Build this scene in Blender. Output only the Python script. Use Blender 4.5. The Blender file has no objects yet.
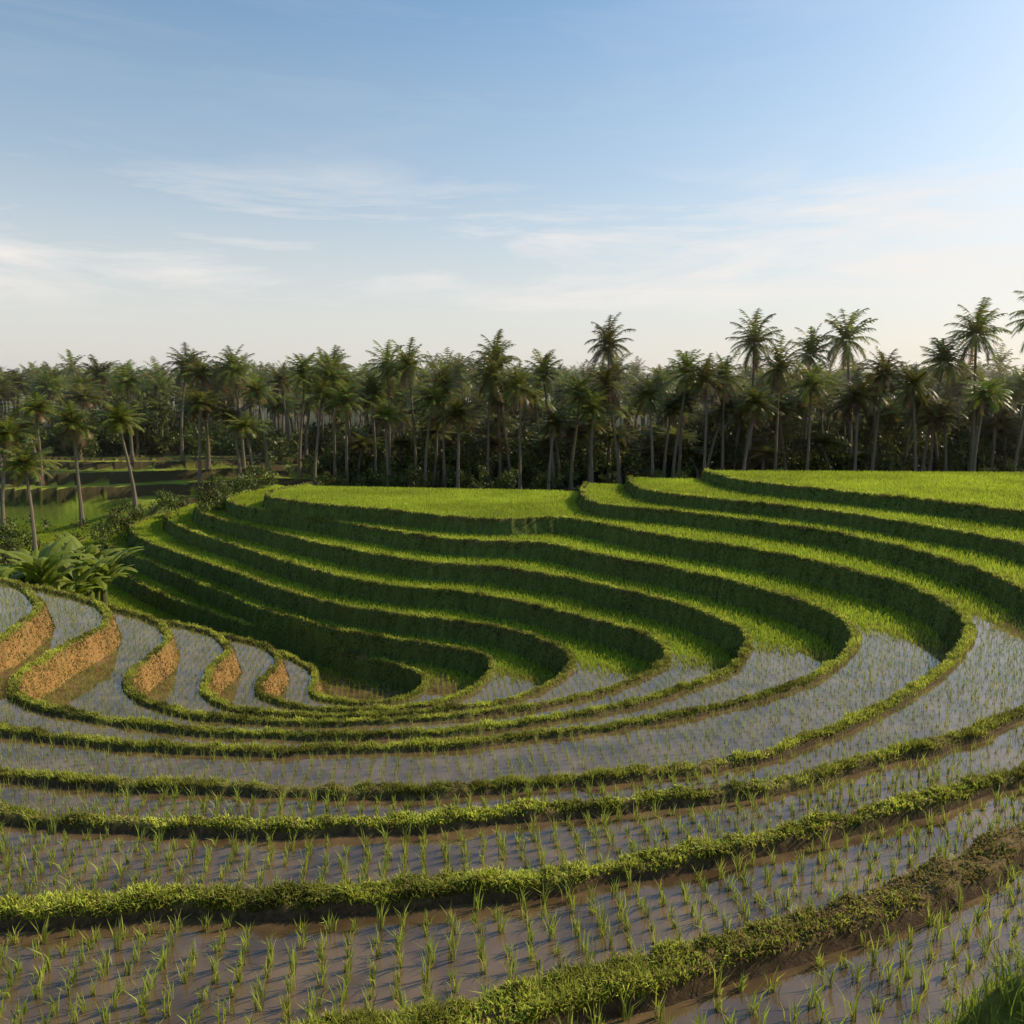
import bpy, math, random, time
import numpy as np
from mathutils import Vector, Matrix
rng=np.random.default_rng(7); random.seed(7)
ZC=14.0
scene=bpy.context.scene
scene.view_settings.view_transform='Standard'
scene.view_settings.look='None'
scene.view_settings.exposure=0
# ---------------------------------------------------------------- camera
cd=bpy.data.cameras.new("camera"); cam=bpy.data.objects.new("camera",cd)
scene.collection.objects.link(cam); scene.camera=cam
cam.location=(0,0,ZC); cam.rotation_euler=(math.radians(82),0,0)
cd.lens=28.125; cd.sensor_width=36; cd.clip_end=8000; cd.clip_start=0.05
# ---------------------------------------------------------------- sun + sky
AZ=math.radians(67); EL=math.radians(34)
sd_=Vector((math.sin(AZ)*math.cos(EL),math.cos(AZ)*math.cos(EL),math.sin(EL)))
sl=bpy.data.lights.new("sun",'SUN'); sl.energy=5; sl.angle=math.radians(0.5); sl.color=(1,0.84,0.58)
so=bpy.data.objects.new("sun",sl); scene.collection.objects.link(so)
so.rotation_euler=(-sd_).to_track_quat('-Z','Y').to_euler(); so.location=(40,20,60)
w=bpy.data.worlds.new("World"); scene.world=w; w.use_nodes=True
nt=w.node_tree; N=nt.nodes; Lk=nt.links
bg=N['Background']; bg.inputs[1].default_value=0.15
sky=N.new('ShaderNodeTexSky'); sky.sky_type='NISHITA'; sky.sun_disc=False
sky.sun_elevation=EL; sky.sun_rotation=AZ; sky.air_density=1.0; sky.dust_density=1.5; sky.ozone_density=1.5; sky.altitude=0
hs=N.new('ShaderNodeHueSaturation'); hs.inputs['Saturation'].default_value=1.28; hs.inputs['Value'].default_value=1.04; hs.inputs['Hue'].default_value=.488
Lk.new(sky.outputs[0],hs.inputs['Color'])
tc=N.new('ShaderNodeTexCoord'); mp=N.new('ShaderNodeMapping'); mp.inputs['Scale'].default_value=(1.5,1.5,11)
mp.inputs['Location'].default_value=(3.1,0.4,0.3)
no=N.new('ShaderNodeTexNoise'); no.inputs['Scale'].default_value=1.5; no.inputs['Detail'].default_value=10; no.inputs['Roughness'].default_value=0.64
no.inputs['Distortion'].default_value=0.5
cr=N.new('ShaderNodeValToRGB'); cr.color_ramp.elements[0].position=0.49; cr.color_ramp.elements[1].position=0.70
cr.color_ramp.elements[1].color=(.85,.85,.85,1)
sx=N.new('ShaderNodeSeparateXYZ'); Lk.new(tc.outputs['Generated'],sx.inputs[0])
zr=N.new('ShaderNodeValToRGB'); e=zr.color_ramp.elements; e[0].position=.07; e[0].color=(0,0,0,1); e[1].position=.13; e[1].color=(1,1,1,1)
q=e.new(.20); q.color=(1,1,1,1); q=e.new(.27); q.color=(.10,.10,.10,1); q=e.new(.6); q.color=(.12,.12,.12,1)
Lk.new(sx.outputs[2],zr.inputs[0])
hz=N.new('ShaderNodeValToRGB'); e=hz.color_ramp.elements; e[0].position=0.0; e[0].color=(.88,.88,.88,1); e[1].position=.60; e[1].color=(0,0,0,1)
q=e.new(.12); q.color=(.68,.68,.68,1); q=e.new(.25); q.color=(.32,.32,.32,1); q=e.new(.42); q.color=(.10,.10,.10,1)
Lk.new(sx.outputs[2],hz.inputs[0])
mh=N.new('ShaderNodeMixRGB'); mh.inputs[2].default_value=(5.5,5.15,4.75,1); Lk.new(hz.outputs[0],mh.inputs[0]); Lk.new(hs.outputs[0],mh.inputs[1])
mu=N.new('ShaderNodeMath'); mu.operation='MULTIPLY'; Lk.new(cr.outputs[0],mu.inputs[0]); Lk.new(zr.outputs[0],mu.inputs[1])
mx=N.new('ShaderNodeMixRGB'); mx.inputs[2].default_value=(6.3,5.9,5.6,1)
Lk.new(tc.outputs['Generated'],mp.inputs[0]); Lk.new(mp.outputs[0],no.inputs['Vector']); Lk.new(no.outputs['Fac'],cr.inputs[0])
Lk.new(mu.outputs[0],mx.inputs[0]); Lk.new(mh.outputs[0],mx.inputs[1]); Lk.new(mx.outputs[0],bg.inputs[0])
# ---------------------------------------------------------------- noise
def vnoise(x,y,scale,seed):
    r=np.random.default_rng(seed).random((256,256)).astype(np.float32)
    X=x*scale; Y=y*scale; xi=np.floor(X).astype(np.int64); yi=np.floor(Y).astype(np.int64)
    fx=(X-xi); fy=(Y-yi); fx=fx*fx*(3-2*fx); fy=fy*fy*(3-2*fy)
    a=r[yi&255,xi&255]; b=r[yi&255,(xi+1)&255]; c=r[(yi+1)&255,xi&255]; d=r[(yi+1)&255,(xi+1)&255]
    return (a*(1-fx)+b*fx)*(1-fy)+(c*(1-fx)+d*fx)*fy-0.5
def ss(a,b,x):
    t=np.clip((x-a)/(b-a),0,1); return t*t*(3-2*t)
# ---------------------------------------------------------------- terrace bund lines in plan (metres)
CON={
'A':[(16,95),(14.5,66),(14,50),(18.2,43),(22.7,35.2),(23.2,24.8),(17.3,15),(10.9,11.3),(6.1,8.9),(3.6,7.5),(1.7,6.7),(0.1,6.1),(-1.3,5.7),(-3,5.2),(-20,4),(-90,-4)],
'B':[(10,95),(9,64),(8.6,49.2),(15.8,40.5),(19.6,32),(19.4,24),(15,17.5),(11.1,13.7),(7.9,11.7),(4.6,10.2),(2.4,9.4),(-0.1,8.7),(-2.4,8.5),(-5.8,8.3),(-8.2,8.6),(-20,9),(-90,3)],
'C':[(6.5,95),(5.7,64),(5.2,48.2),(10.3,43.4),(15.4,36.9),(17,30.4),(17,26.4),(16.2,22.1),(13.6,18.2),(10.5,15.7),(7,13.7),(3.8,12.3),(0.7,11.6),(-3.1,11.1),(-7.9,11.5),(-11.4,12.1),(-20,12),(-90,8)],
'D':[(-14,95),(-16,70),(-18,58),(-7,49.5),(-2.5,46.7),(0,46.1),(1.6,46.7),(3.1,46.6),(6.8,41.8),(11.4,36.3),(14.1,31.6),(14.9,28),(14.2,24.3),(12.0,21.1),(9,18.1),(4.7,15),(-0.2,13.8),(-4.8,13.7),(-9.7,14.3),(-14.2,15.1),(-24,15.5),(-90,14)],
'E':[(-20,95),(-22,74),(-22.3,62.3),(-11.1,50.9),(-4.8,45.6),(-2.2,44.1),(-.5,43.9),(1.2,43.7),(4.5,40),(8.6,35.4),(11.1,31.1),(11.8,28),(11,25.2),(8.1,21.6),(4.8,19.6),(-0.3,17.8),(-4.8,17.3),(-9.6,17.7),(-12.4,18.5),(-15.8,20.1),(-17.3,22.9),(-16.9,25.6),(-18.1,29.9),(-20.7,33.2),(-22.6,34.6),(-32.5,38.6),(-90,40)],
'F':[(-25,95),(-26,76),(-25.9,64.8),(-13.5,50),(-7,44.1),(-4.4,42.4),(-2.4,41.8),(-.7,41.3),(2.5,38.8),(6.3,34.7),(8.5,31),(8.5,28.3),(7.2,25.5),(4.1,22.8),(-.3,20.8),(-4.3,20.2),(-8.4,20.5),(-12.9,21.8),(-15.3,23.6),(-15.9,26.6),(-15.9,30.3),(-17.4,33.3),(-20.8,36),(-24.8,37.9),(-34.1,40.4),(-90,43)],
'G':[(-29,95),(-30,78),(-29.1,66.5),(-15.2,48.9),(-8.9,42.6),(-6.3,40.9),(-4.4,40.2),(-2.4,39.4),(.4,37.4),(3.6,34.3),(5.8,31.5),(5.9,29.3),(4.5,27.1),(1.6,24.9),(-2.2,23.6),(-5.5,23.2),(-9.7,23.7),(-12.6,25.6),(-13.5,27.6),(-13.8,31.2),(-15.5,34.2),(-19.5,37),(-26.1,39.4),(-34.6,41.6),(-90,44)],
'H':[(-32,95),(-33,78),(-31.5,65.2),(-16.6,47.7),(-10.8,41.8),(-8.2,39.9),(-6.2,38.9),(-4,37.9),(-1.2,36.6),(.9,34.7),(2.3,32.1),(1.6,29.1),(-.4,27.2),(-3.2,26.2),(-5.8,25.9),(-9,26.3),(-11,27.8),(-11.8,30.2),(-11.9,32.7),(-13.6,35.4),(-18.5,38.2),(-27.5,41),(-36.3,42.9),(-90,45.5)],
'I':[(-35,95),(-36,80),(-33.4,64.6),(-24.3,54.2),(-17.3,46.6),(-12.6,41.8),(-10,39.7),(-7.8,38.4),(-5,37),(-2.7,35.9),(-1.2,34.6),(-.9,33),(-1.7,30.6),(-3.5,29),(-6.1,28.6),(-8.4,29.1),(-9.9,30.4),(-10.2,32.5),(-10.2,34.1),(-11.8,36.6),(-16.5,39.1),(-28.5,42.2),(-38,44),(-90,47)],
'J':[(-40,95),(-40,80),(-37.3,67.3),(-29.8,58.2),(-22,49.6),(-17.6,45.4),(-13.8,42.4),(-11,40.2),(-9.2,38.8),(-7.2,37.4),(-5.2,36),(-4,34.4),(-4.2,32.5),(-5.5,31.7),(-6.9,31.7),(-8.4,32.8),(-8.7,34.7),(-10.3,37.2),(-14.9,40.2),(-20.4,42),(-29.9,43.7),(-39.5,45.2),(-90,48)]}
def catmull(P,step=0.7):
    P=[np.array(p,float) for p in P]; out=[]
    P=[2*P[0]-P[1]]+P+[2*P[-1]-P[-2]]
    for i in range(1,len(P)-2):
        p0,p1,p2,p3=P[i-1:i+3]
        t0=0; t1=t0+max(np.linalg.norm(p1-p0),1e-3)**.5; t2=t1+max(np.linalg.norm(p2-p1),1e-3)**.5; t3=t2+max(np.linalg.norm(p3-p2),1e-3)**.5
        n=max(3,min(24,int(np.linalg.norm(p2-p1)/step)))
        for t in np.linspace(t1,t2,n,endpoint=False):
            A1=(t1-t)/(t1-t0)*p0+(t-t0)/(t1-t0)*p1; A2=(t2-t)/(t2-t1)*p1+(t-t1)/(t2-t1)*p2; A3=(t3-t)/(t3-t2)*p2+(t-t2)/(t3-t2)*p3
            B1=(t2-t)/(t2-t0)*A1+(t-t0)/(t2-t0)*A2; B2=(t3-t)/(t3-t1)*A2+(t-t1)/(t3-t1)*A3
            out.append((t2-t)/(t2-t1)*B1+(t-t1)/(t2-t1)*B2)
    out.append(P[-2]); return np.array(out)
GX0,GY0,GS=-60.0,-6.0,0.25
gx=np.arange(GX0,52,GS,dtype=np.float32); gy=np.arange(GY0,82,GS,dtype=np.float32)
MX,MY=np.meshgrid(gx,gy)
names=list(CON.keys()); SDF=[]
for k in names:
    P=catmull(CON[k]); P=np.vstack([P,[[-90.0,97.0]]]).astype(np.float32)
    Q=np.roll(P,-1,0); d2=np.full(MX.shape,1e9,np.float32); ins=np.zeros(MX.shape,bool)
    for (ax,ay),(bx,by) in zip(P,Q):
        ex,ey=bx-ax,by-ay; L2=ex*ex+ey*ey
        if L2<1e-9: continue
        t=np.clip(((MX-ax)*ex+(MY-ay)*ey)/L2,0,1)
        np.minimum(d2,(MX-ax-t*ex)**2+(MY-ay-t*ey)**2,out=d2)
        if ay!=by:
            c=((ay>MY)!=(by>MY))&(MX<(ex*(MY-ay)/ey+ax)); ins^=c
    SDF.append(np.where(ins,-1,1)*np.sqrt(d2))
SDF=np.array(SDF,np.float32)
def sample(x,y):
    x=x+0.18*vnoise(x,y,0.45,11)+0.13*vnoise(x,y,1.7,12); y=y+0.18*vnoise(x,y,0.5,13)+0.13*vnoise(x,y,1.6,14)
    fx=np.clip((x-GX0)/GS,0,len(gx)-1.01); fy=np.clip((y-GY0)/GS,0,len(gy)-1.01)
    ix=fx.astype(int); iy=fy.astype(int); a=(fx-ix).astype(np.float32); b=(fy-iy).astype(np.float32)
    S=SDF
    return (S[:,iy,ix]*(1-a)+S[:,iy,ix+1]*a)*(1-b)+(S[:,iy+1,ix]*(1-a)+S[:,iy+1,ix+1]*a)*b
BASE=-13.2-0.15
STEPS=np.array([.6,.6,.7]+[.9]*7); LEVT=BASE+np.concatenate([[0],np.cumsum(STEPS[::-1])])
BW=np.array([.34,.25,.23,.24,.24,.25,.25,.25,.25,.25]); BH=np.array([.22,.19,.17,.16,.15,.15,.15,.15,.15,.15])
def greenf(x,y):
    y0=np.interp(x,[-12,-6,2,10],[38,35,30,25.0])
    return ss(0,3.5,y-y0+4*vnoise(x,y,0.2,31))
def backline(x): return np.interp(x,[-40,-22,-16,3,11,40],[78,74,64,61,57,55])
def ground(x,y,full=False):
    sd=sample(x,y); h=np.full(x.shape,BASE,np.float32); cnt=np.zeros(x.shape,int); bm=np.zeros(x.shape,np.float32); rm=np.zeros(x.shape,np.float32)
    near=np.full(x.shape,9.,np.float32)
    for k in range(len(names)):
        s=sd[k]; h+=STEPS[k]*ss(-0.34,0.0,s); cnt+=(s>0)
        b=ss(-0.2,0.02,s)*(1-ss(BW[k]*.8,BW[k]*1.25,s)); bm=np.maximum(bm,b); h+=BH[k]*b
        rm=np.maximum(rm,ss(-.42,-.3,s)*(1-ss(-.08,.04,s))); near=np.minimum(near,np.abs(s-0.0))
    lev=LEVT[cnt]
    g=greenf(x,y)
    n1=vnoise(x,y,3.1,21); n2=vnoise(x,y,9.0,22)
    h+=(bm+rm)*(0.08*n1+0.06*n2)+(1-np.clip(bm+rm,0,1))*(0.03*n1+0.02*n2-0.02+0.05*g)
    yb=backline(x); t=ss(0,6,y-yb)
    fl=-10.5+np.clip(y-90,0,200)*0.03-8*ss(300,900,y)+1.2*vnoise(x,y,0.05,41)
    q=(y-68+5*np.sin(x*.09)+4*vnoise(x,y,.08,43))*0.15; qf=np.floor(q); fr=q-qf; lt=-13.4+(qf+ss(0.0,0.16,fr)); lt=np.minimum(lt,-7.8)+0.1*n1+.25*((fr>.1)&(fr<.24))
    lw=ss(20,25,-x)*(1-ss(112,122,y))*ss(60,74,y)
    fl=fl*(1-lw)+lt*lw
    h=h*(1-t)+fl*t
    r=np.hypot(x,y)
    bank=np.interp(r,[0,1.2,4.4,5.2,100],[-1.8,-1.9,-5.5,-30,-60])
    h=np.maximum(h,bank)
    mo=1.7*np.exp(-((x-3.25)**2+(y-4.4)**2)/(2*.5**2)); h=h+mo
    if full: return h,lev,bm,rm,near,g,t,mo,bank,lw,fr,sd[0],cnt
    return h
# ---------------------------------------------------------------- mesh helper
def mk(name,co,faces,mat,col=None,smooth=False):
    me=bpy.data.meshes.new(name); co=np.asarray(co,np.float32)
    me.vertices.add(len(co)); me.vertices.foreach_set('co',co.ravel())
    li=[];st=[];tot=0
    for f in faces:
        if len(f)==0: continue
        n=f.shape[1]; li.append(f.ravel()); st.append(tot+np.arange(len(f))*n); tot+=f.size
    li=np.concatenate(li).astype(np.int32); st=np.concatenate(st).astype(np.int32)
    me.loops.add(len(li)); me.loops.foreach_set('vertex_index',li)
    me.polygons.add(len(st)); me.polygons.foreach_set('loop_start',st)
    if smooth: me.polygons.foreach_set('use_smooth',np.ones(len(st),bool))
    if col is not None:
        a=me.attributes.new('Col','FLOAT_COLOR','POINT'); c4=np.ones((len(co),4),np.float32); c4[:,:3]=col; a.data.foreach_set('color',c4.ravel())
    me.update(calc_edges=True); me.materials.append(mat)
    ob=bpy.data.objects.new(name,me); scene.collection.objects.link(ob); return ob
# ---------------------------------------------------------------- materials
def newmat(n):
    m=bpy.data.materials.new(n); m.use_nodes=True; t=m.node_tree; return m,t,t.nodes['Principled BSDF']
def leafmat(n,trans=0.45,rough=0.55,noise=None):
    m,t,p=newmat(n); a=t.nodes.new('ShaderNodeAttribute'); a.attribute_name='Col'
    src=a.outputs['Color']
    if noise:
        oi=t.nodes.new('ShaderNodeObjectInfo'); hs=t.nodes.new('ShaderNodeHueSaturation')
        mr=t.nodes.new('ShaderNodeMapRange'); mr.inputs[3].default_value=0.6; mr.inputs[4].default_value=1.45
        mr2=t.nodes.new('ShaderNodeMapRange'); mr2.inputs[3].default_value=0.465; mr2.inputs[4].default_value=0.505
        t.links.new(oi.outputs['Random'],mr.inputs[0]); t.links.new(mr.outputs[0],hs.inputs['Value'])
        t.links.new(oi.outputs['Random'],mr2.inputs[0]); t.links.new(mr2.outputs[0],hs.inputs['Hue'])
        t.links.new(src,hs.inputs['Color']); src=hs.outputs[0]
    p.inputs['Roughness'].default_value=rough; p.inputs['Specular IOR Level'].default_value=0.3
    tr=t.nodes.new('ShaderNodeBsdfTranslucent'); mx=t.nodes.new('ShaderNodeMixShader'); mx.inputs[0].default_value=trans
    t.links.new(src,p.inputs['Base Color']); t.links.new(src,tr.inputs['Color'])
    t.links.new(p.outputs[0],mx.inputs[1]); t.links.new(tr.outputs[0],mx.inputs[2])
    t.links.new(mx.outputs[0],t.nodes['Material Output'].inputs['Surface']); return m
m_leaf=leafmat('grass_blades'); m_palm=leafmat('palm_leaf',0.38,0.42,True); m_bush=leafmat('bush_leaf',0.3,0.5,True)
m_ground,t,p=newmat('terrace_soil')
a=t.nodes.new('ShaderNodeAttribute'); a.attribute_name='Col'
tcn=t.nodes.new('ShaderNodeTexCoord')
n1=t.nodes.new('ShaderNodeTexNoise'); n1.inputs['Scale'].default_value=14; n1.inputs['Detail'].default_value=8; n1.inputs['Roughness'].default_value=.7
t.links.new(tcn.outputs['Object'],n1.inputs['Vector'])
mr=t.nodes.new('ShaderNodeMapRange'); mr.inputs[1].default_value=.3; mr.inputs[2].default_value=.7; mr.inputs[3].default_value=.45; mr.inputs[4].default_value=1.45
t.links.new(n1.outputs['Fac'],mr.inputs[0])
mm=t.nodes.new('ShaderNodeVectorMath'); mm.operation='SCALE'; t.links.new(a.outputs['Color'],mm.inputs[0]); t.links.new(mr.outputs[0],mm.inputs['Scale'])
t.links.new(mm.outputs[0],p.inputs['Base Color']); p.inputs['Roughness'].default_value=.9; p.inputs['Specular IOR Level'].default_value=.15
b=t.nodes.new('ShaderNodeBump'); b.inputs['Strength'].default_value=.8; b.inputs['Distance'].default_value=.05
t.links.new(n1.outputs['Fac'],b.inputs['Height']); t.links.new(b.outputs[0],p.inputs['Normal'])
m_water,t,p=newmat('paddy_water')
p.inputs['Roughness'].default_value=.015; p.inputs['IOR'].default_value=1.75
tcn=t.nodes.new('ShaderNodeTexCoord'); n1=t.nodes.new('ShaderNodeTexNoise'); n1.inputs['Scale'].default_value=1.3; n1.inputs['Detail'].default_value=6
t.links.new(tcn.outputs['Object'],n1.inputs['Vector']); r=t.nodes.new('ShaderNodeValToRGB')
r.color_ramp.elements[0].position=.35; r.color_ramp.elements[0].color=(.07,.046,.024,1); r.color_ramp.elements[1].position=.7; r.color_ramp.elements[1].color=(.18,.12,.062,1)
t.links.new(n1.outputs['Fac'],r.inputs[0]); t.links.new(r.outputs[0],p.inputs['Base Color'])
n2=t.nodes.new('ShaderNodeTexNoise'); n2.inputs['Scale'].default_value=4; n2.inputs['Detail'].default_value=3; t.links.new(tcn.outputs['Object'],n2.inputs['Vector'])
b=t.nodes.new('ShaderNodeBump'); b.inputs['Strength'].default_value=.035; b.inputs['Distance'].default_value=.02
t.links.new(n2.outputs['Fac'],b.inputs['Height']); t.links.new(b.outputs[0],p.inputs['Normal'])
m_bark,t,p=newmat('palm_bark'); wv=t.nodes.new('ShaderNodeTexWave'); wv.bands_direction='Z'; wv.inputs['Scale'].default_value=3; wv.inputs['Distortion'].default_value=1.5
tcn=t.nodes.new('ShaderNodeTexCoord'); t.links.new(tcn.outputs['Object'],wv.inputs['Vector']); r=t.nodes.new('ShaderNodeValToRGB')
r.color_ramp.elements[0].color=(.10,.08,.055,1); r.color_ramp.elements[1].color=(.23,.185,.13,1)
t.links.new(wv.outputs['Fac'],r.inputs[0]); t.links.new(r.outputs[0],p.inputs['Base Color']); p.inputs['Roughness'].default_value=.9
# ---------------------------------------------------------------- ground sheet
azf=np.radians(np.linspace(-36,36,1250)); azc=np.radians(np.linspace(36,324,220)[1:-1]); az=np.concatenate([azf,azc])
rr=np.concatenate([np.linspace(0.05,3.4,24),np.exp(np.arange(math.log(3.5),math.log(80),.0045)),np.exp(np.arange(math.log(80.5),math.log(130),.007)),np.exp(np.linspace(math.log(131),math.log(4000),60))])
R,A_=np.meshgrid(rr,az,indexing='ij'); X=(R*np.sin(A_)).astype(np.float32); Y=(R*np.cos(A_)).astype(np.float32)
xf,yf=X.ravel(),Y.ravel()
H,lev,bm,rm,near,g,tt,mo,bank,lw,fr,sA,cnt=ground(xf,yf,True)
nA=vnoise(xf,yf,0.35,51)+.5; nB=vnoise(xf,yf,1.7,52)+.5; nC=vnoise(xf,yf,6,53)+.5
def colr(*c): return np.array(c,np.float32)
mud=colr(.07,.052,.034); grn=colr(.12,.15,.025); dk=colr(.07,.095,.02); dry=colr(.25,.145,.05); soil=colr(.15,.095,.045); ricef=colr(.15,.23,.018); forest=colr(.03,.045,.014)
def lobef(x,y): return ss(7.6,9,-x)*(1-ss(36.5,38,y))*ss(14,18,y)
leftlobe=lobef(xf,yf)
col=mud*(1-g)[:,None]+ricef*g[:,None]
bc=grn*nA[:,None]+soil*(1-nA)[:,None]; foreb=np.maximum((1-ss(9,13,yf))*ss(.35,.6,nB),((np.abs(sA)<.6)&(yf<20))*ss(-1,2,xf))
bc=bc*(1-foreb*.8)[:,None]+soil*(foreb*.8)[:,None]
edge=(1-ss(.55,.9,bm))*(1-ss(24,30,yf))
bc=bc*(1-edge)[:,None]+colr(.085,.055,.03)*edge[:,None]
bmc=ss(.02,.25,bm); col=col*(1-bmc)[:,None]+bc*bmc[:,None]
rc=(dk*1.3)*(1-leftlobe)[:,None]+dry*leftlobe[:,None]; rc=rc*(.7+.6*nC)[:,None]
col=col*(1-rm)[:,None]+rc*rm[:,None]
top=(fr>.24).astype(np.float32)[:,None]*(.25+.75*ss(.3,.5,vnoise(xf,yf,.16,57)+.5))[:,None]
ltc=colr(.27,.33,.04)*(nA*.6+.5)[:,None]*top+colr(.075,.06,.025)*(1-top)
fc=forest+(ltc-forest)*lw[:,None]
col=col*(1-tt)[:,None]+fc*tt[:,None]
bk=((bank>H-.02)|(mo>.1)).astype(np.float32); col=col*(1-bk)[:,None]+grn*bk[:,None]
nr,na=len(rr),len(az); I=np.arange(nr*na).reshape(nr,na)
a0=I[:-1,:]; f=np.stack([a0,np.roll(a0,-1,1),np.roll(I[1:,:],-1,1),I[1:,:]],-1).reshape(-1,4)
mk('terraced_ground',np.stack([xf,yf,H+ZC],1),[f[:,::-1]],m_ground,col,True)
# ---------------------------------------------------------------- water
wx=np.arange(-48,36,.12); wy=np.arange(3,50,.12); WX,WY=np.meshgrid(wx,wy); a_,b_=WX.ravel(),WY.ravel()
_,lev,bm,rm,near,g,tt,mo,bank,lw,fr,sA,cnt=ground(a_,b_,True)
lv=cnt.reshape(WX.shape); ok=((g<.97)&(tt<.01)&(bank<lev)).reshape(WX.shape)
I=np.arange(WX.size).reshape(WX.shape)
same=(lv[:-1,:-1]==lv[1:,:-1])&(lv[:-1,:-1]==lv[:-1,1:])&(lv[:-1,:-1]==lv[1:,1:])&ok[:-1,:-1]&ok[1:,1:]
f=np.stack([I[:-1,:-1],I[:-1,1:],I[1:,1:],I[1:,:-1]],-1)[same]
used=np.unique(f); mp_=np.zeros(WX.size,int); mp_[used]=np.arange(len(used))
mk('paddy_water',np.stack([a_,b_,LEVT[lv.ravel()]+ZC+.03],1)[used],[mp_[f]],m_water,None,True)
# ---------------------------------------------------------------- blades
def blades(P,h,wd,lean,col,tri=False,tipcol=1.25):
    n=len(P); th=rng.random(n)*2*np.pi; ld=np.stack([np.cos(th),np.sin(th),np.zeros(n)],1)
    ph=rng.random(n)*np.pi; sd2=np.stack([np.cos(ph),np.sin(ph),np.zeros(n)],1)
    upv=np.array([0,0,1.]); h=h[:,None]; wd=wd[:,None]; lean=lean[:,None]
    tip=P+upv*h*np.sqrt(np.maximum(1-lean**2,.1))+ld*h*lean
    if tri:
        V=np.stack([P-sd2*wd,P+sd2*wd,tip],1).reshape(-1,3); I=np.arange(n)*3
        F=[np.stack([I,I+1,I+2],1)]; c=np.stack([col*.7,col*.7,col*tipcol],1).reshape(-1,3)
    else:
        mid=P+upv*h*.58+ld*h*lean*.3
        V=np.stack([P-sd2*wd*.7,P+sd2*wd*.7,mid+sd2*wd,mid-sd2*wd,tip],1).reshape(-1,3); I=np.arange(n)*5
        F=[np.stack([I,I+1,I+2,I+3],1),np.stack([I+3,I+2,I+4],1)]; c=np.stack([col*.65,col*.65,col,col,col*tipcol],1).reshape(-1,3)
    return V,F,c
def join(name,parts,mat):
    vo=0; Vs=[];Q=[];Tt=[];Cs=[]
    for V,F,c in parts:
        for f in F: (Q if f.shape[1]==4 else Tt).append(f+vo)
        Vs.append(V);Cs.append(c);vo+=len(V)
    faces=[]
    if Q: faces.append(np.concatenate(Q))
    if Tt: faces.append(np.concatenate(Tt))
    return mk(name,np.concatenate(Vs),faces,mat,np.concatenate(Cs))
def infr(x,y,m=0.10): return (np.abs(x)<(0.66+m)*y+1.5)
def clumps(sx,sy,rot,y0,y1,jit):
    u=np.arange(-75,75,sx); v=np.arange(-20,90,sy); U,V=np.meshgrid(u,v); U=U.ravel()+rng.normal(0,jit,U.size); V=V.ravel()+rng.normal(0,jit,V.size)
    c,s=math.cos(rot),math.sin(rot); x=U*c-V*s; y=U*s+V*c; k=(y>y0)&(y<y1)&infr(x,y); return x[k],y[k]
parts=[]
x,y=clumps(.27,.21,math.radians(7),2.5,46,.024)
h,lev,bm,rm,near,g,tt,mo,bank,lw,fr,sA,cnt=ground(x,y,True)
k=(near>.36)&(bm<.15)&(tt<.01)&(bank<lev)&(g<.9)&(mo<.05)&(rng.random(len(x))>.03); x,y,lev=x[k],y[k],lev[k]
for near_,nb in ((True,13),(False,8)):
    k=(np.hypot(x,y)<15) if near_ else (np.hypot(x,y)>=15)
    xx,yy,ll=[np.repeat(q[k],nb) for q in (x,y,lev)]
    sc=np.repeat(.7+.6*rng.random(k.sum()),nb); n=len(xx)
    P=np.stack([xx+rng.normal(0,.02,n),yy+rng.normal(0,.02,n),ll+ZC-.02],1)
    cc=colr(.24,.34,.05)*(.7+.7*rng.random((n,1)))*np.stack([1+.4*rng.random(n),np.ones(n),np.ones(n)],1)
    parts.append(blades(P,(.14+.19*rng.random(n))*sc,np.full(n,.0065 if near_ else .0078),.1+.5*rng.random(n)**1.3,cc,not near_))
join('rice_seedlings',parts,m_leaf)
# dense rice
x,y=clumps(.17,.16,math.radians(7),22,80,.04)
h,lev,bm,rm,near,g,tt,mo,bank,lw,fr,sA,cnt=ground(x,y,True)
k=(near>.34)&(bm<.1)&(tt<.4)&(rng.random(len(x))<ss(0,.8,g)); x,y,h=x[k],y[k],h[k]
nb=4; xx,yy,hh=[np.repeat(q,nb) for q in (x,y,h)]; n=len(xx)
P=np.stack([xx+rng.normal(0,.05,n),yy+rng.normal(0,.05,n),hh+ZC],1)
pn=vnoise(xx,yy,.25,61)[:,None]+.6*vnoise(xx,yy,1.1,62)[:,None]
cc=colr(.36,.43,.035)*(.75+.5*rng.random((n,1)))*(1+.5*pn)
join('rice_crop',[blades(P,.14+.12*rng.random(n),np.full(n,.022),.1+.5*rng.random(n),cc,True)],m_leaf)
# bund + riser grass
parts=[]
def scatter(n,y0,y1):
    r_=np.exp(rng.uniform(math.log(y0),math.log(y1),n)); a=rng.uniform(-.66,.66,n); return r_*np.sin(a),r_*np.cos(a)
x,y=scatter(4600000,3.8,76); x=x.astype(np.float32); y=y.astype(np.float32)
sdm=np.abs(sample(x,y)).min(0)<.5; x,y=x[sdm],y[sdm]
h,lev,bm,rm,near,g,tt,mo,bank,lw,fr,sA,cnt=ground(x,y,True)
patch=.5+.6*vnoise(x,y,1.1,71)+.7*vnoise(x,y,5.,72)
r_=np.hypot(x,y); lim=np.where(r_<24,.72,.4); keep=((bm>lim)|(rm>.3))&(tt<.5)
brown=((np.abs(sA)<.6)&(y<20))*ss(.5,3.2,x)
dens=np.where(r_<16,np.clip(.3+1.5*(patch-.35),.12,1)*(1-.55*brown),np.clip(.55+patch,.3,1)); keep&=rng.random(len(x))<dens
x,y,h,bm,rm,r_,brown,patch=x[keep],y[keep],h[keep],bm[keep],rm[keep],r_[keep],brown[keep],patch[keep]
n=len(x); ll=lobef(x,y); isr=(rm>bm)
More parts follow.
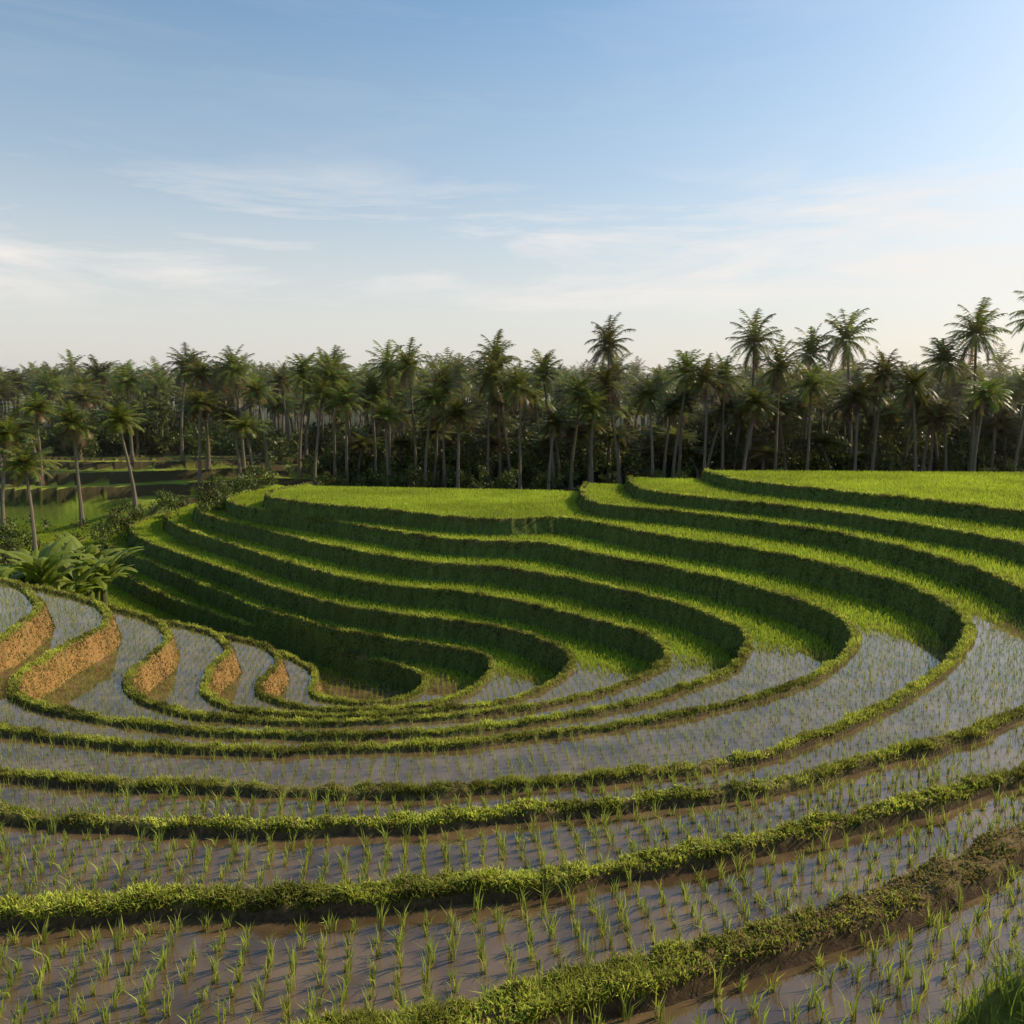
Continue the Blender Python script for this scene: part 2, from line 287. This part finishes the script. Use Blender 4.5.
llr=isr&(ll>.5); mixg=(rng.random(n)<.35+.4*patch)
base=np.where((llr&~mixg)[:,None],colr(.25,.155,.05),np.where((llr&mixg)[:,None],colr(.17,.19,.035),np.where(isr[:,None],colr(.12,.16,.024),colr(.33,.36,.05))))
pv=(1+1.1*vnoise(x,y,.9,74)+.9*vnoise(x,y,3.3,75))[:,None]
base=base*(.6+.8*rng.random((n,1)))*np.clip(pv,.4,1.8)
dryb=(rng.random(n)<np.where(r_<20,.15,.07)+.40*brown+.25*isr*(vnoise(x,y,.6,76)>.12))[:,None]; base=np.where(dryb,colr(.25,.175,.07)*(.6+.5*rng.random((n,1))),base)
P=np.stack([x,y,h+ZC-.02],1); hh=(.03+.075*rng.random(n)**1.4)*np.where(isr,.85,1.0)*(1+.016*r_)*(1-.3*brown)*np.clip(.55+.9*patch,.4,1.7)
wdt=.003+.0007*r_
nr_=r_<13
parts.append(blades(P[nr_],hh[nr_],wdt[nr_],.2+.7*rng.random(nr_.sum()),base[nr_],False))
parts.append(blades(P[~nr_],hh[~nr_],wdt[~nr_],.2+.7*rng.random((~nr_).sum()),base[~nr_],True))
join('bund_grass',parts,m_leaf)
n=44000; x=rng.uniform(-4,7,n); y=rng.uniform(.3,6.5,n); h,lev,bm,rm,near,g,tt,mo,bank,lw,fr,sA,cnt=ground(x,y,True)
k=(mo>.08)|(bank>h-.02); x,y,h=x[k],y[k],h[k]; n=len(x)
join('bank_grass',[blades(np.stack([x,y,h+ZC-.02],1),.10+.24*rng.random(n),np.full(n,.005),.15+.7*rng.random(n),colr(.21,.27,.03)*(.6+.8*rng.random((n,1))),False)],m_leaf)
# ---------------------------------------------------------------- palms
def tube(pts,rad,ns=8):
    V=[];F=[]
    for i,(p,r) in enumerate(zip(pts,rad)):
        for j in range(ns):
            a=2*math.pi*j/ns; V.append((p[0]+r*math.cos(a),p[1]+r*math.sin(a),p[2]))
    for i in range(len(pts)-1):
        for j in range(ns): F.append((i*ns+j,i*ns+(j+1)%ns,(i+1)*ns+(j+1)%ns,(i+1)*ns+j))
    return V,F
def palm_data(seed,Hh,lean,nst=24,nf=35,ns=8,lw_=.07):
    R=random.Random(seed); la=R.random()*6.28
    pts=[];rad=[]
    for i in range(13):
        t=i/12; o=lean*(t**1.6); pts.append((o*math.cos(la)+.08*math.sin(5*t+seed),o*math.sin(la),Hh*t)); rad.append(.22-.11*t**.5+(.12*(1-t)**8)+ (0.015 if i%2 else 0))
    TV,TF=tube(pts,rad,ns); top=Vector(pts[-1])
    V=[];F=[];Cc=[]
    def tri(a,b,c,co):
        i=len(V); V.extend([a,b,c]); F.append((i,i+1,i+2)); Cc.extend([co,co,co])
    for i in range(nf):
        az=i*2.39996+R.uniform(-.3,.3); q=i/nf; e=math.radians(84-125*q**.95+R.uniform(-12,12)); L=R.uniform(2.8,3.9)*(1-.12*q)
        droop=math.radians(R.uniform(38,85)); p=top.copy(); hz=Vector((math.cos(az),math.sin(az),0)); side=Vector((-math.sin(az),math.cos(az),0))
        old=q>.84; base=(.17,.12,.05) if (old and R.random()<.7) else (.125,.15,.026) 
        cv=R.uniform(.7,1.35); n=nst; ds=L/n
        for s in range(n):
            u=s/n; ang=e-droop*u**1.3; d=hz*math.cos(ang)+Vector((0,0,math.sin(ang))); p2=p+d*ds; nrm=side.cross(d)
            co=tuple(c*cv*R.uniform(.75,1.3) for c in base)
            ws=.035*(1-u)+.01; tri(p-side*ws,p+side*ws,p2,tuple(c*1.4 for c in co))
            if u>.08:
                ll=.90*math.sin(math.pi*min(1,(.18+.78*u)))**.6*R.uniform(.75,1.15)
                for sg in (-1,1):
                    dr=side*sg*.72+d*.5+Vector((0,0,-.2-.5*R.random()))-nrm*0.1; dr.normalize()
                    tri(p-d*lw_,p+d*lw_,p+dr*ll,co)
            p=p2
    for i in range(7):
        a=R.random()*6.28; c=top+Vector((.28*math.cos(a),.28*math.sin(a),-.3-.2*R.random()))
        s=.13
        o=[c+Vector(v)*s for v in ((1,0,0),(0,1,0),(-1,0,0),(0,-1,0),(0,0,1.2),(0,0,-1.2))]
        for A3 in ((0,1,4),(1,2,4),(2,3,4),(3,0,4),(1,0,5),(2,1,5),(3,2,5),(0,3,5)): tri(o[A3[0]],o[A3[1]],o[A3[2]],(.12,.10,.03))
    me=bpy.data.meshes.new('palm_%d'%seed)
    nt_=len(TV); me.from_pydata([tuple(v) for v in TV]+[tuple(v) for v in V],[],TF+[tuple(x+nt_ for x in f) for f in F])
    me.materials.append(m_bark); me.materials.append(m_palm)
    mi=np.ones(len(me.polygons),np.int32); mi[:len(TF)]=0; me.polygons.foreach_set('material_index',mi)
    a=me.attributes.new('Col','FLOAT_COLOR','POINT'); c4=np.ones((len(me.vertices),4),np.float32); c4[:nt_,:3]=.15; c4[nt_:,:3]=np.array(Cc); a.data.foreach_set('color',c4.ravel())
    return me
VAR=[(palm_data(s,12.0,l),12.0) for s,l in ((1,.3),(2,1.2),(3,.7),(4,1.8),(5,.1),(6,.9),(7,1.4))]
FAR=[(palm_data(s,12.0,l,11,24,4,.13),12.0) for s,l in ((11,.3),(12,1.2),(13,.7),(14,1.0))]
def gz(x,y): return float(ground(np.array([x],np.float32),np.array([y],np.float32))[0])
def put(name,me,x,y,z,rz,sc,szz=None,parent=None):
    o=bpy.data.objects.new(name,me); scene.collection.objects.link(o); o.location=(x,y,z+ZC); o.rotation_euler=(0,0,rz)
    o.scale=(sc,sc,szz or sc)
    if parent: o.parent=parent
    return o
PL=[(12.2,100,6.6,1.1),(29.7,100,6.8,1.15),(37.2,102,5.4,1.05),(42.5,100,7.3,1.2),(50.4,98,4.4,1.15),(56.2,98,7.6,1.2),(61,97,1.9,1.1),(56.3,84,8.2,1.15),
(34,92,1.6,1),(22,91,2,1),(16,90,.4,1),(5,97,3,1),(-1.5,97,4.4,1),(-11.5,96,3.8,1),(-10,91,0,1),(-15,98,3.6,1),(-19,92,-.2,1),(-23,93,.5,1),(-26,98,3,1),
(-33.6,100,3.6,1),(-38,100,3,1),(-41.7,101,4,1),(-47,99,2.2,1),(-43.5,80,-2.4,1),(-36.2,60,-4.9,.9),(-39,82,-2,1),(-32,94,-2,1),(-29,90,-3,1),(4,88,-2.5,.95),(9,90,-1,1),
(-6,89,-1.5,1),(46,91,1.5,1),(26,90,-.5,1),(67,97,3,1),(-52,88,-1,1),(-49,76,-3.3,1),
(-8,94,1.8,.95),(1,91,1.2,.95),(12.5,93,1.6,1),(19,94,3.0,1),(39,91,.2,1),(42,93,3.0,1),(52,90,.6,1),(31,94,3.6,.95),(-14,90,-1.8,.9),(-3,95,2.6,1),(7,94,.6,1),(58,88,-.4,1),(-30,98,1,1),(-36,92,-.4,1),(-21.5,97,2.6,1),(25,95,2.4,1)]
for i,(x,y,zt,sc) in enumerate(PL):
    me,h0=VAR[(i*3+1)%7]; z0=gz(x,y)-.2; put('coconut_palm',me,x,y,z0,random.random()*6.28,sc,(zt-z0)/h0)
pf=bpy.data.objects.new('palm_forest',None); scene.collection.objects.link(pf)
pts=[]
for row in range(20):
    y=98+row*4*(1+row*.04)
    xw=.70*y+10; sp=4.3+row*.10; x=-xw+random.random()*sp
    while x<xw:
        pts.append((x+random.uniform(-1.6,1.6),y+random.uniform(-1.6,1.6))); x+=sp*random.uniform(.7,1.35)
pa=np.array(pts,np.float32); gh=ground(pa[:,0],pa[:,1])
for (x,y),z0 in zip(pts,gh):
    if x<-22 and y<114 and random.random()<.85: continue
    hh=random.uniform(8.2,12.4)+(1 if y>150 else 0)
    if y<118 and random.random()<.45: hh=random.uniform(3.,8)
    if random.random()<.06: hh+=2
    me,h0=random.choice(VAR if y<130 else FAR); put('palm',me,x,y,float(z0)-.2,random.random()*6.28,random.uniform(.95,1.2),hh/h0*(1 if hh>8 else 1),pf)
def bush(seed,n=700):
    r=np.random.default_rng(seed); cen=r.normal(0,1,(9,3))*[1.3,1.3,.8]+[0,0,1.8]; ci=r.integers(0,9,n)
    d=r.normal(0,1,(n,3)); d/=np.linalg.norm(d,axis=1)[:,None]; P=cen[ci]+d*(.9*r.random((n,1))**.4)
    P[:,2]=np.maximum(P[:,2],.1); a=r.normal(0,1,(n,3)); a/=np.linalg.norm(a,axis=1)[:,None]; b=np.cross(a,d); b/=np.linalg.norm(b,axis=1)[:,None]+1e-6
    L=.22+.25*r.random((n,1)); V=np.stack([P,P+a*L*.5+b*L*.3,P+a*L,P+a*L*.5-b*L*.3],1).reshape(-1,3); I=np.arange(n)*4
    c=np.repeat(np.array([[.085,.11,.024]])*(.6+.9*r.random((n,1))),4,0)
    o=mk('bush_%d'%seed,V,[np.stack([I,I+1,I+2,I+3],1)],m_bush,c); me=o.data; bpy.data.objects.remove(o); return me
BS=[bush(s) for s in (1,2,3,4)]
ug=bpy.data.objects.new('jungle_undergrowth',None); scene.collection.objects.link(ug)
pts=[]
for i in range(300):
    y=99+34*random.random()**1.3; x=random.uniform(-.70*y-6,.70*y+6)
    if x<-24 and y<114 and random.random()<.9: continue
    pts.append((x,y,random.uniform(.8,1.5)+ (y-98)*.02))
for i in range(60): pts.append((random.uniform(-22,66),random.uniform(88,98),random.uniform(.35,.8)))
for i in range(34): pts.append((random.uniform(-50,-22),random.uniform(60,72),random.uniform(.4,.7)))
pa=np.array(pts,np.float32); gh=ground(pa[:,0],pa[:,1])
for (x,y,s),z0 in zip(pts,gh): put('bush',random.choice(BS),x,y,float(z0)-.3,random.random()*6.28,s,s*random.uniform(.8,1.5),ug)
def banana(seed):
    R=random.Random(seed); V=[];F=[];Cc=[]
    for i in range(11):
        az=i*2.4+R.uniform(-.3,.3); e=math.radians(R.uniform(50,85)); L=R.uniform(1.5,2.1); p=Vector((0,0,1.3)); hz=Vector((math.cos(az),math.sin(az),0)); sd=Vector((-math.sin(az),math.cos(az),0)); n=9
        dr=math.radians(R.uniform(60,115)); cv=R.uniform(.8,1.3)
        b0=len(V)
        for s in range(n+1):
            u=s/n; ang=e-dr*u**1.4; d=hz*math.cos(ang)+Vector((0,0,math.sin(ang))); ww=.22*max(.06,math.sin(math.pi*min(1,.08+.9*u)))**.6*R.uniform(.8,1.1)
            V+= [p-sd*ww+Vector((0,0,-.3*ww)),p,p+sd*ww+Vector((0,0,-.3*ww))]; Cc+=[(.20*cv,.25*cv,.04)]*3; p=p+d*L/n
            if s<n: j=b0+s*3; F+=[(j,j+1,j+4,j+3),(j+1,j+2,j+5,j+4)]
    TV,TF=tube([(0,0,-.3),(0,0,.7),(0,0,1.45)],[.14,.11,.06]); o=len(V); V+=TV; Cc+=[(.16,.18,.06)]*len(TV); F+=[tuple(k+o for k in f) for f in TF]
    me=bpy.data.meshes.new('banana_%d'%seed); me.from_pydata([tuple(v) for v in V],[],F); me.materials.append(m_leaf)
    a=me.attributes.new('Col','FLOAT_COLOR','POINT'); c4=np.ones((len(V),4),np.float32); c4[:,:3]=np.array(Cc); a.data.foreach_set('color',c4.ravel()); return me
BN=[banana(s) for s in (1,2,3)]
for i in range(32):
    x=random.uniform(-35,-24.5); y=random.uniform(43,50); put('banana_plant',BN[i%3],x,y,gz(x,y),random.random()*6,random.uniform(1.1,1.9))
# ---------------------------------------------------------------- thin haze in the palm forest
m_h=bpy.data.materials.new('haze'); m_h.use_nodes=True; t=m_h.node_tree; t.nodes.remove(t.nodes['Principled BSDF'])
vs=t.nodes.new('ShaderNodeVolumeScatter'); vs.inputs['Density'].default_value=.0010; vs.inputs['Anisotropy'].default_value=.5; vs.inputs['Color'].default_value=(1,.94,.82,1)
t.links.new(vs.outputs[0],t.nodes['Material Output'].inputs['Volume'])
V=[(x,y,z) for x in (-420,420) for y in (84,520) for z in (-20,ZC+14)]
me=bpy.data.meshes.new('haze'); me.from_pydata(V,[],[(0,1,3,2),(4,6,7,5),(0,4,5,1),(2,3,7,6),(0,2,6,4),(1,5,7,3)]); me.materials.append(m_h)
ho=bpy.data.objects.new('haze',me); scene.collection.objects.link(ho)
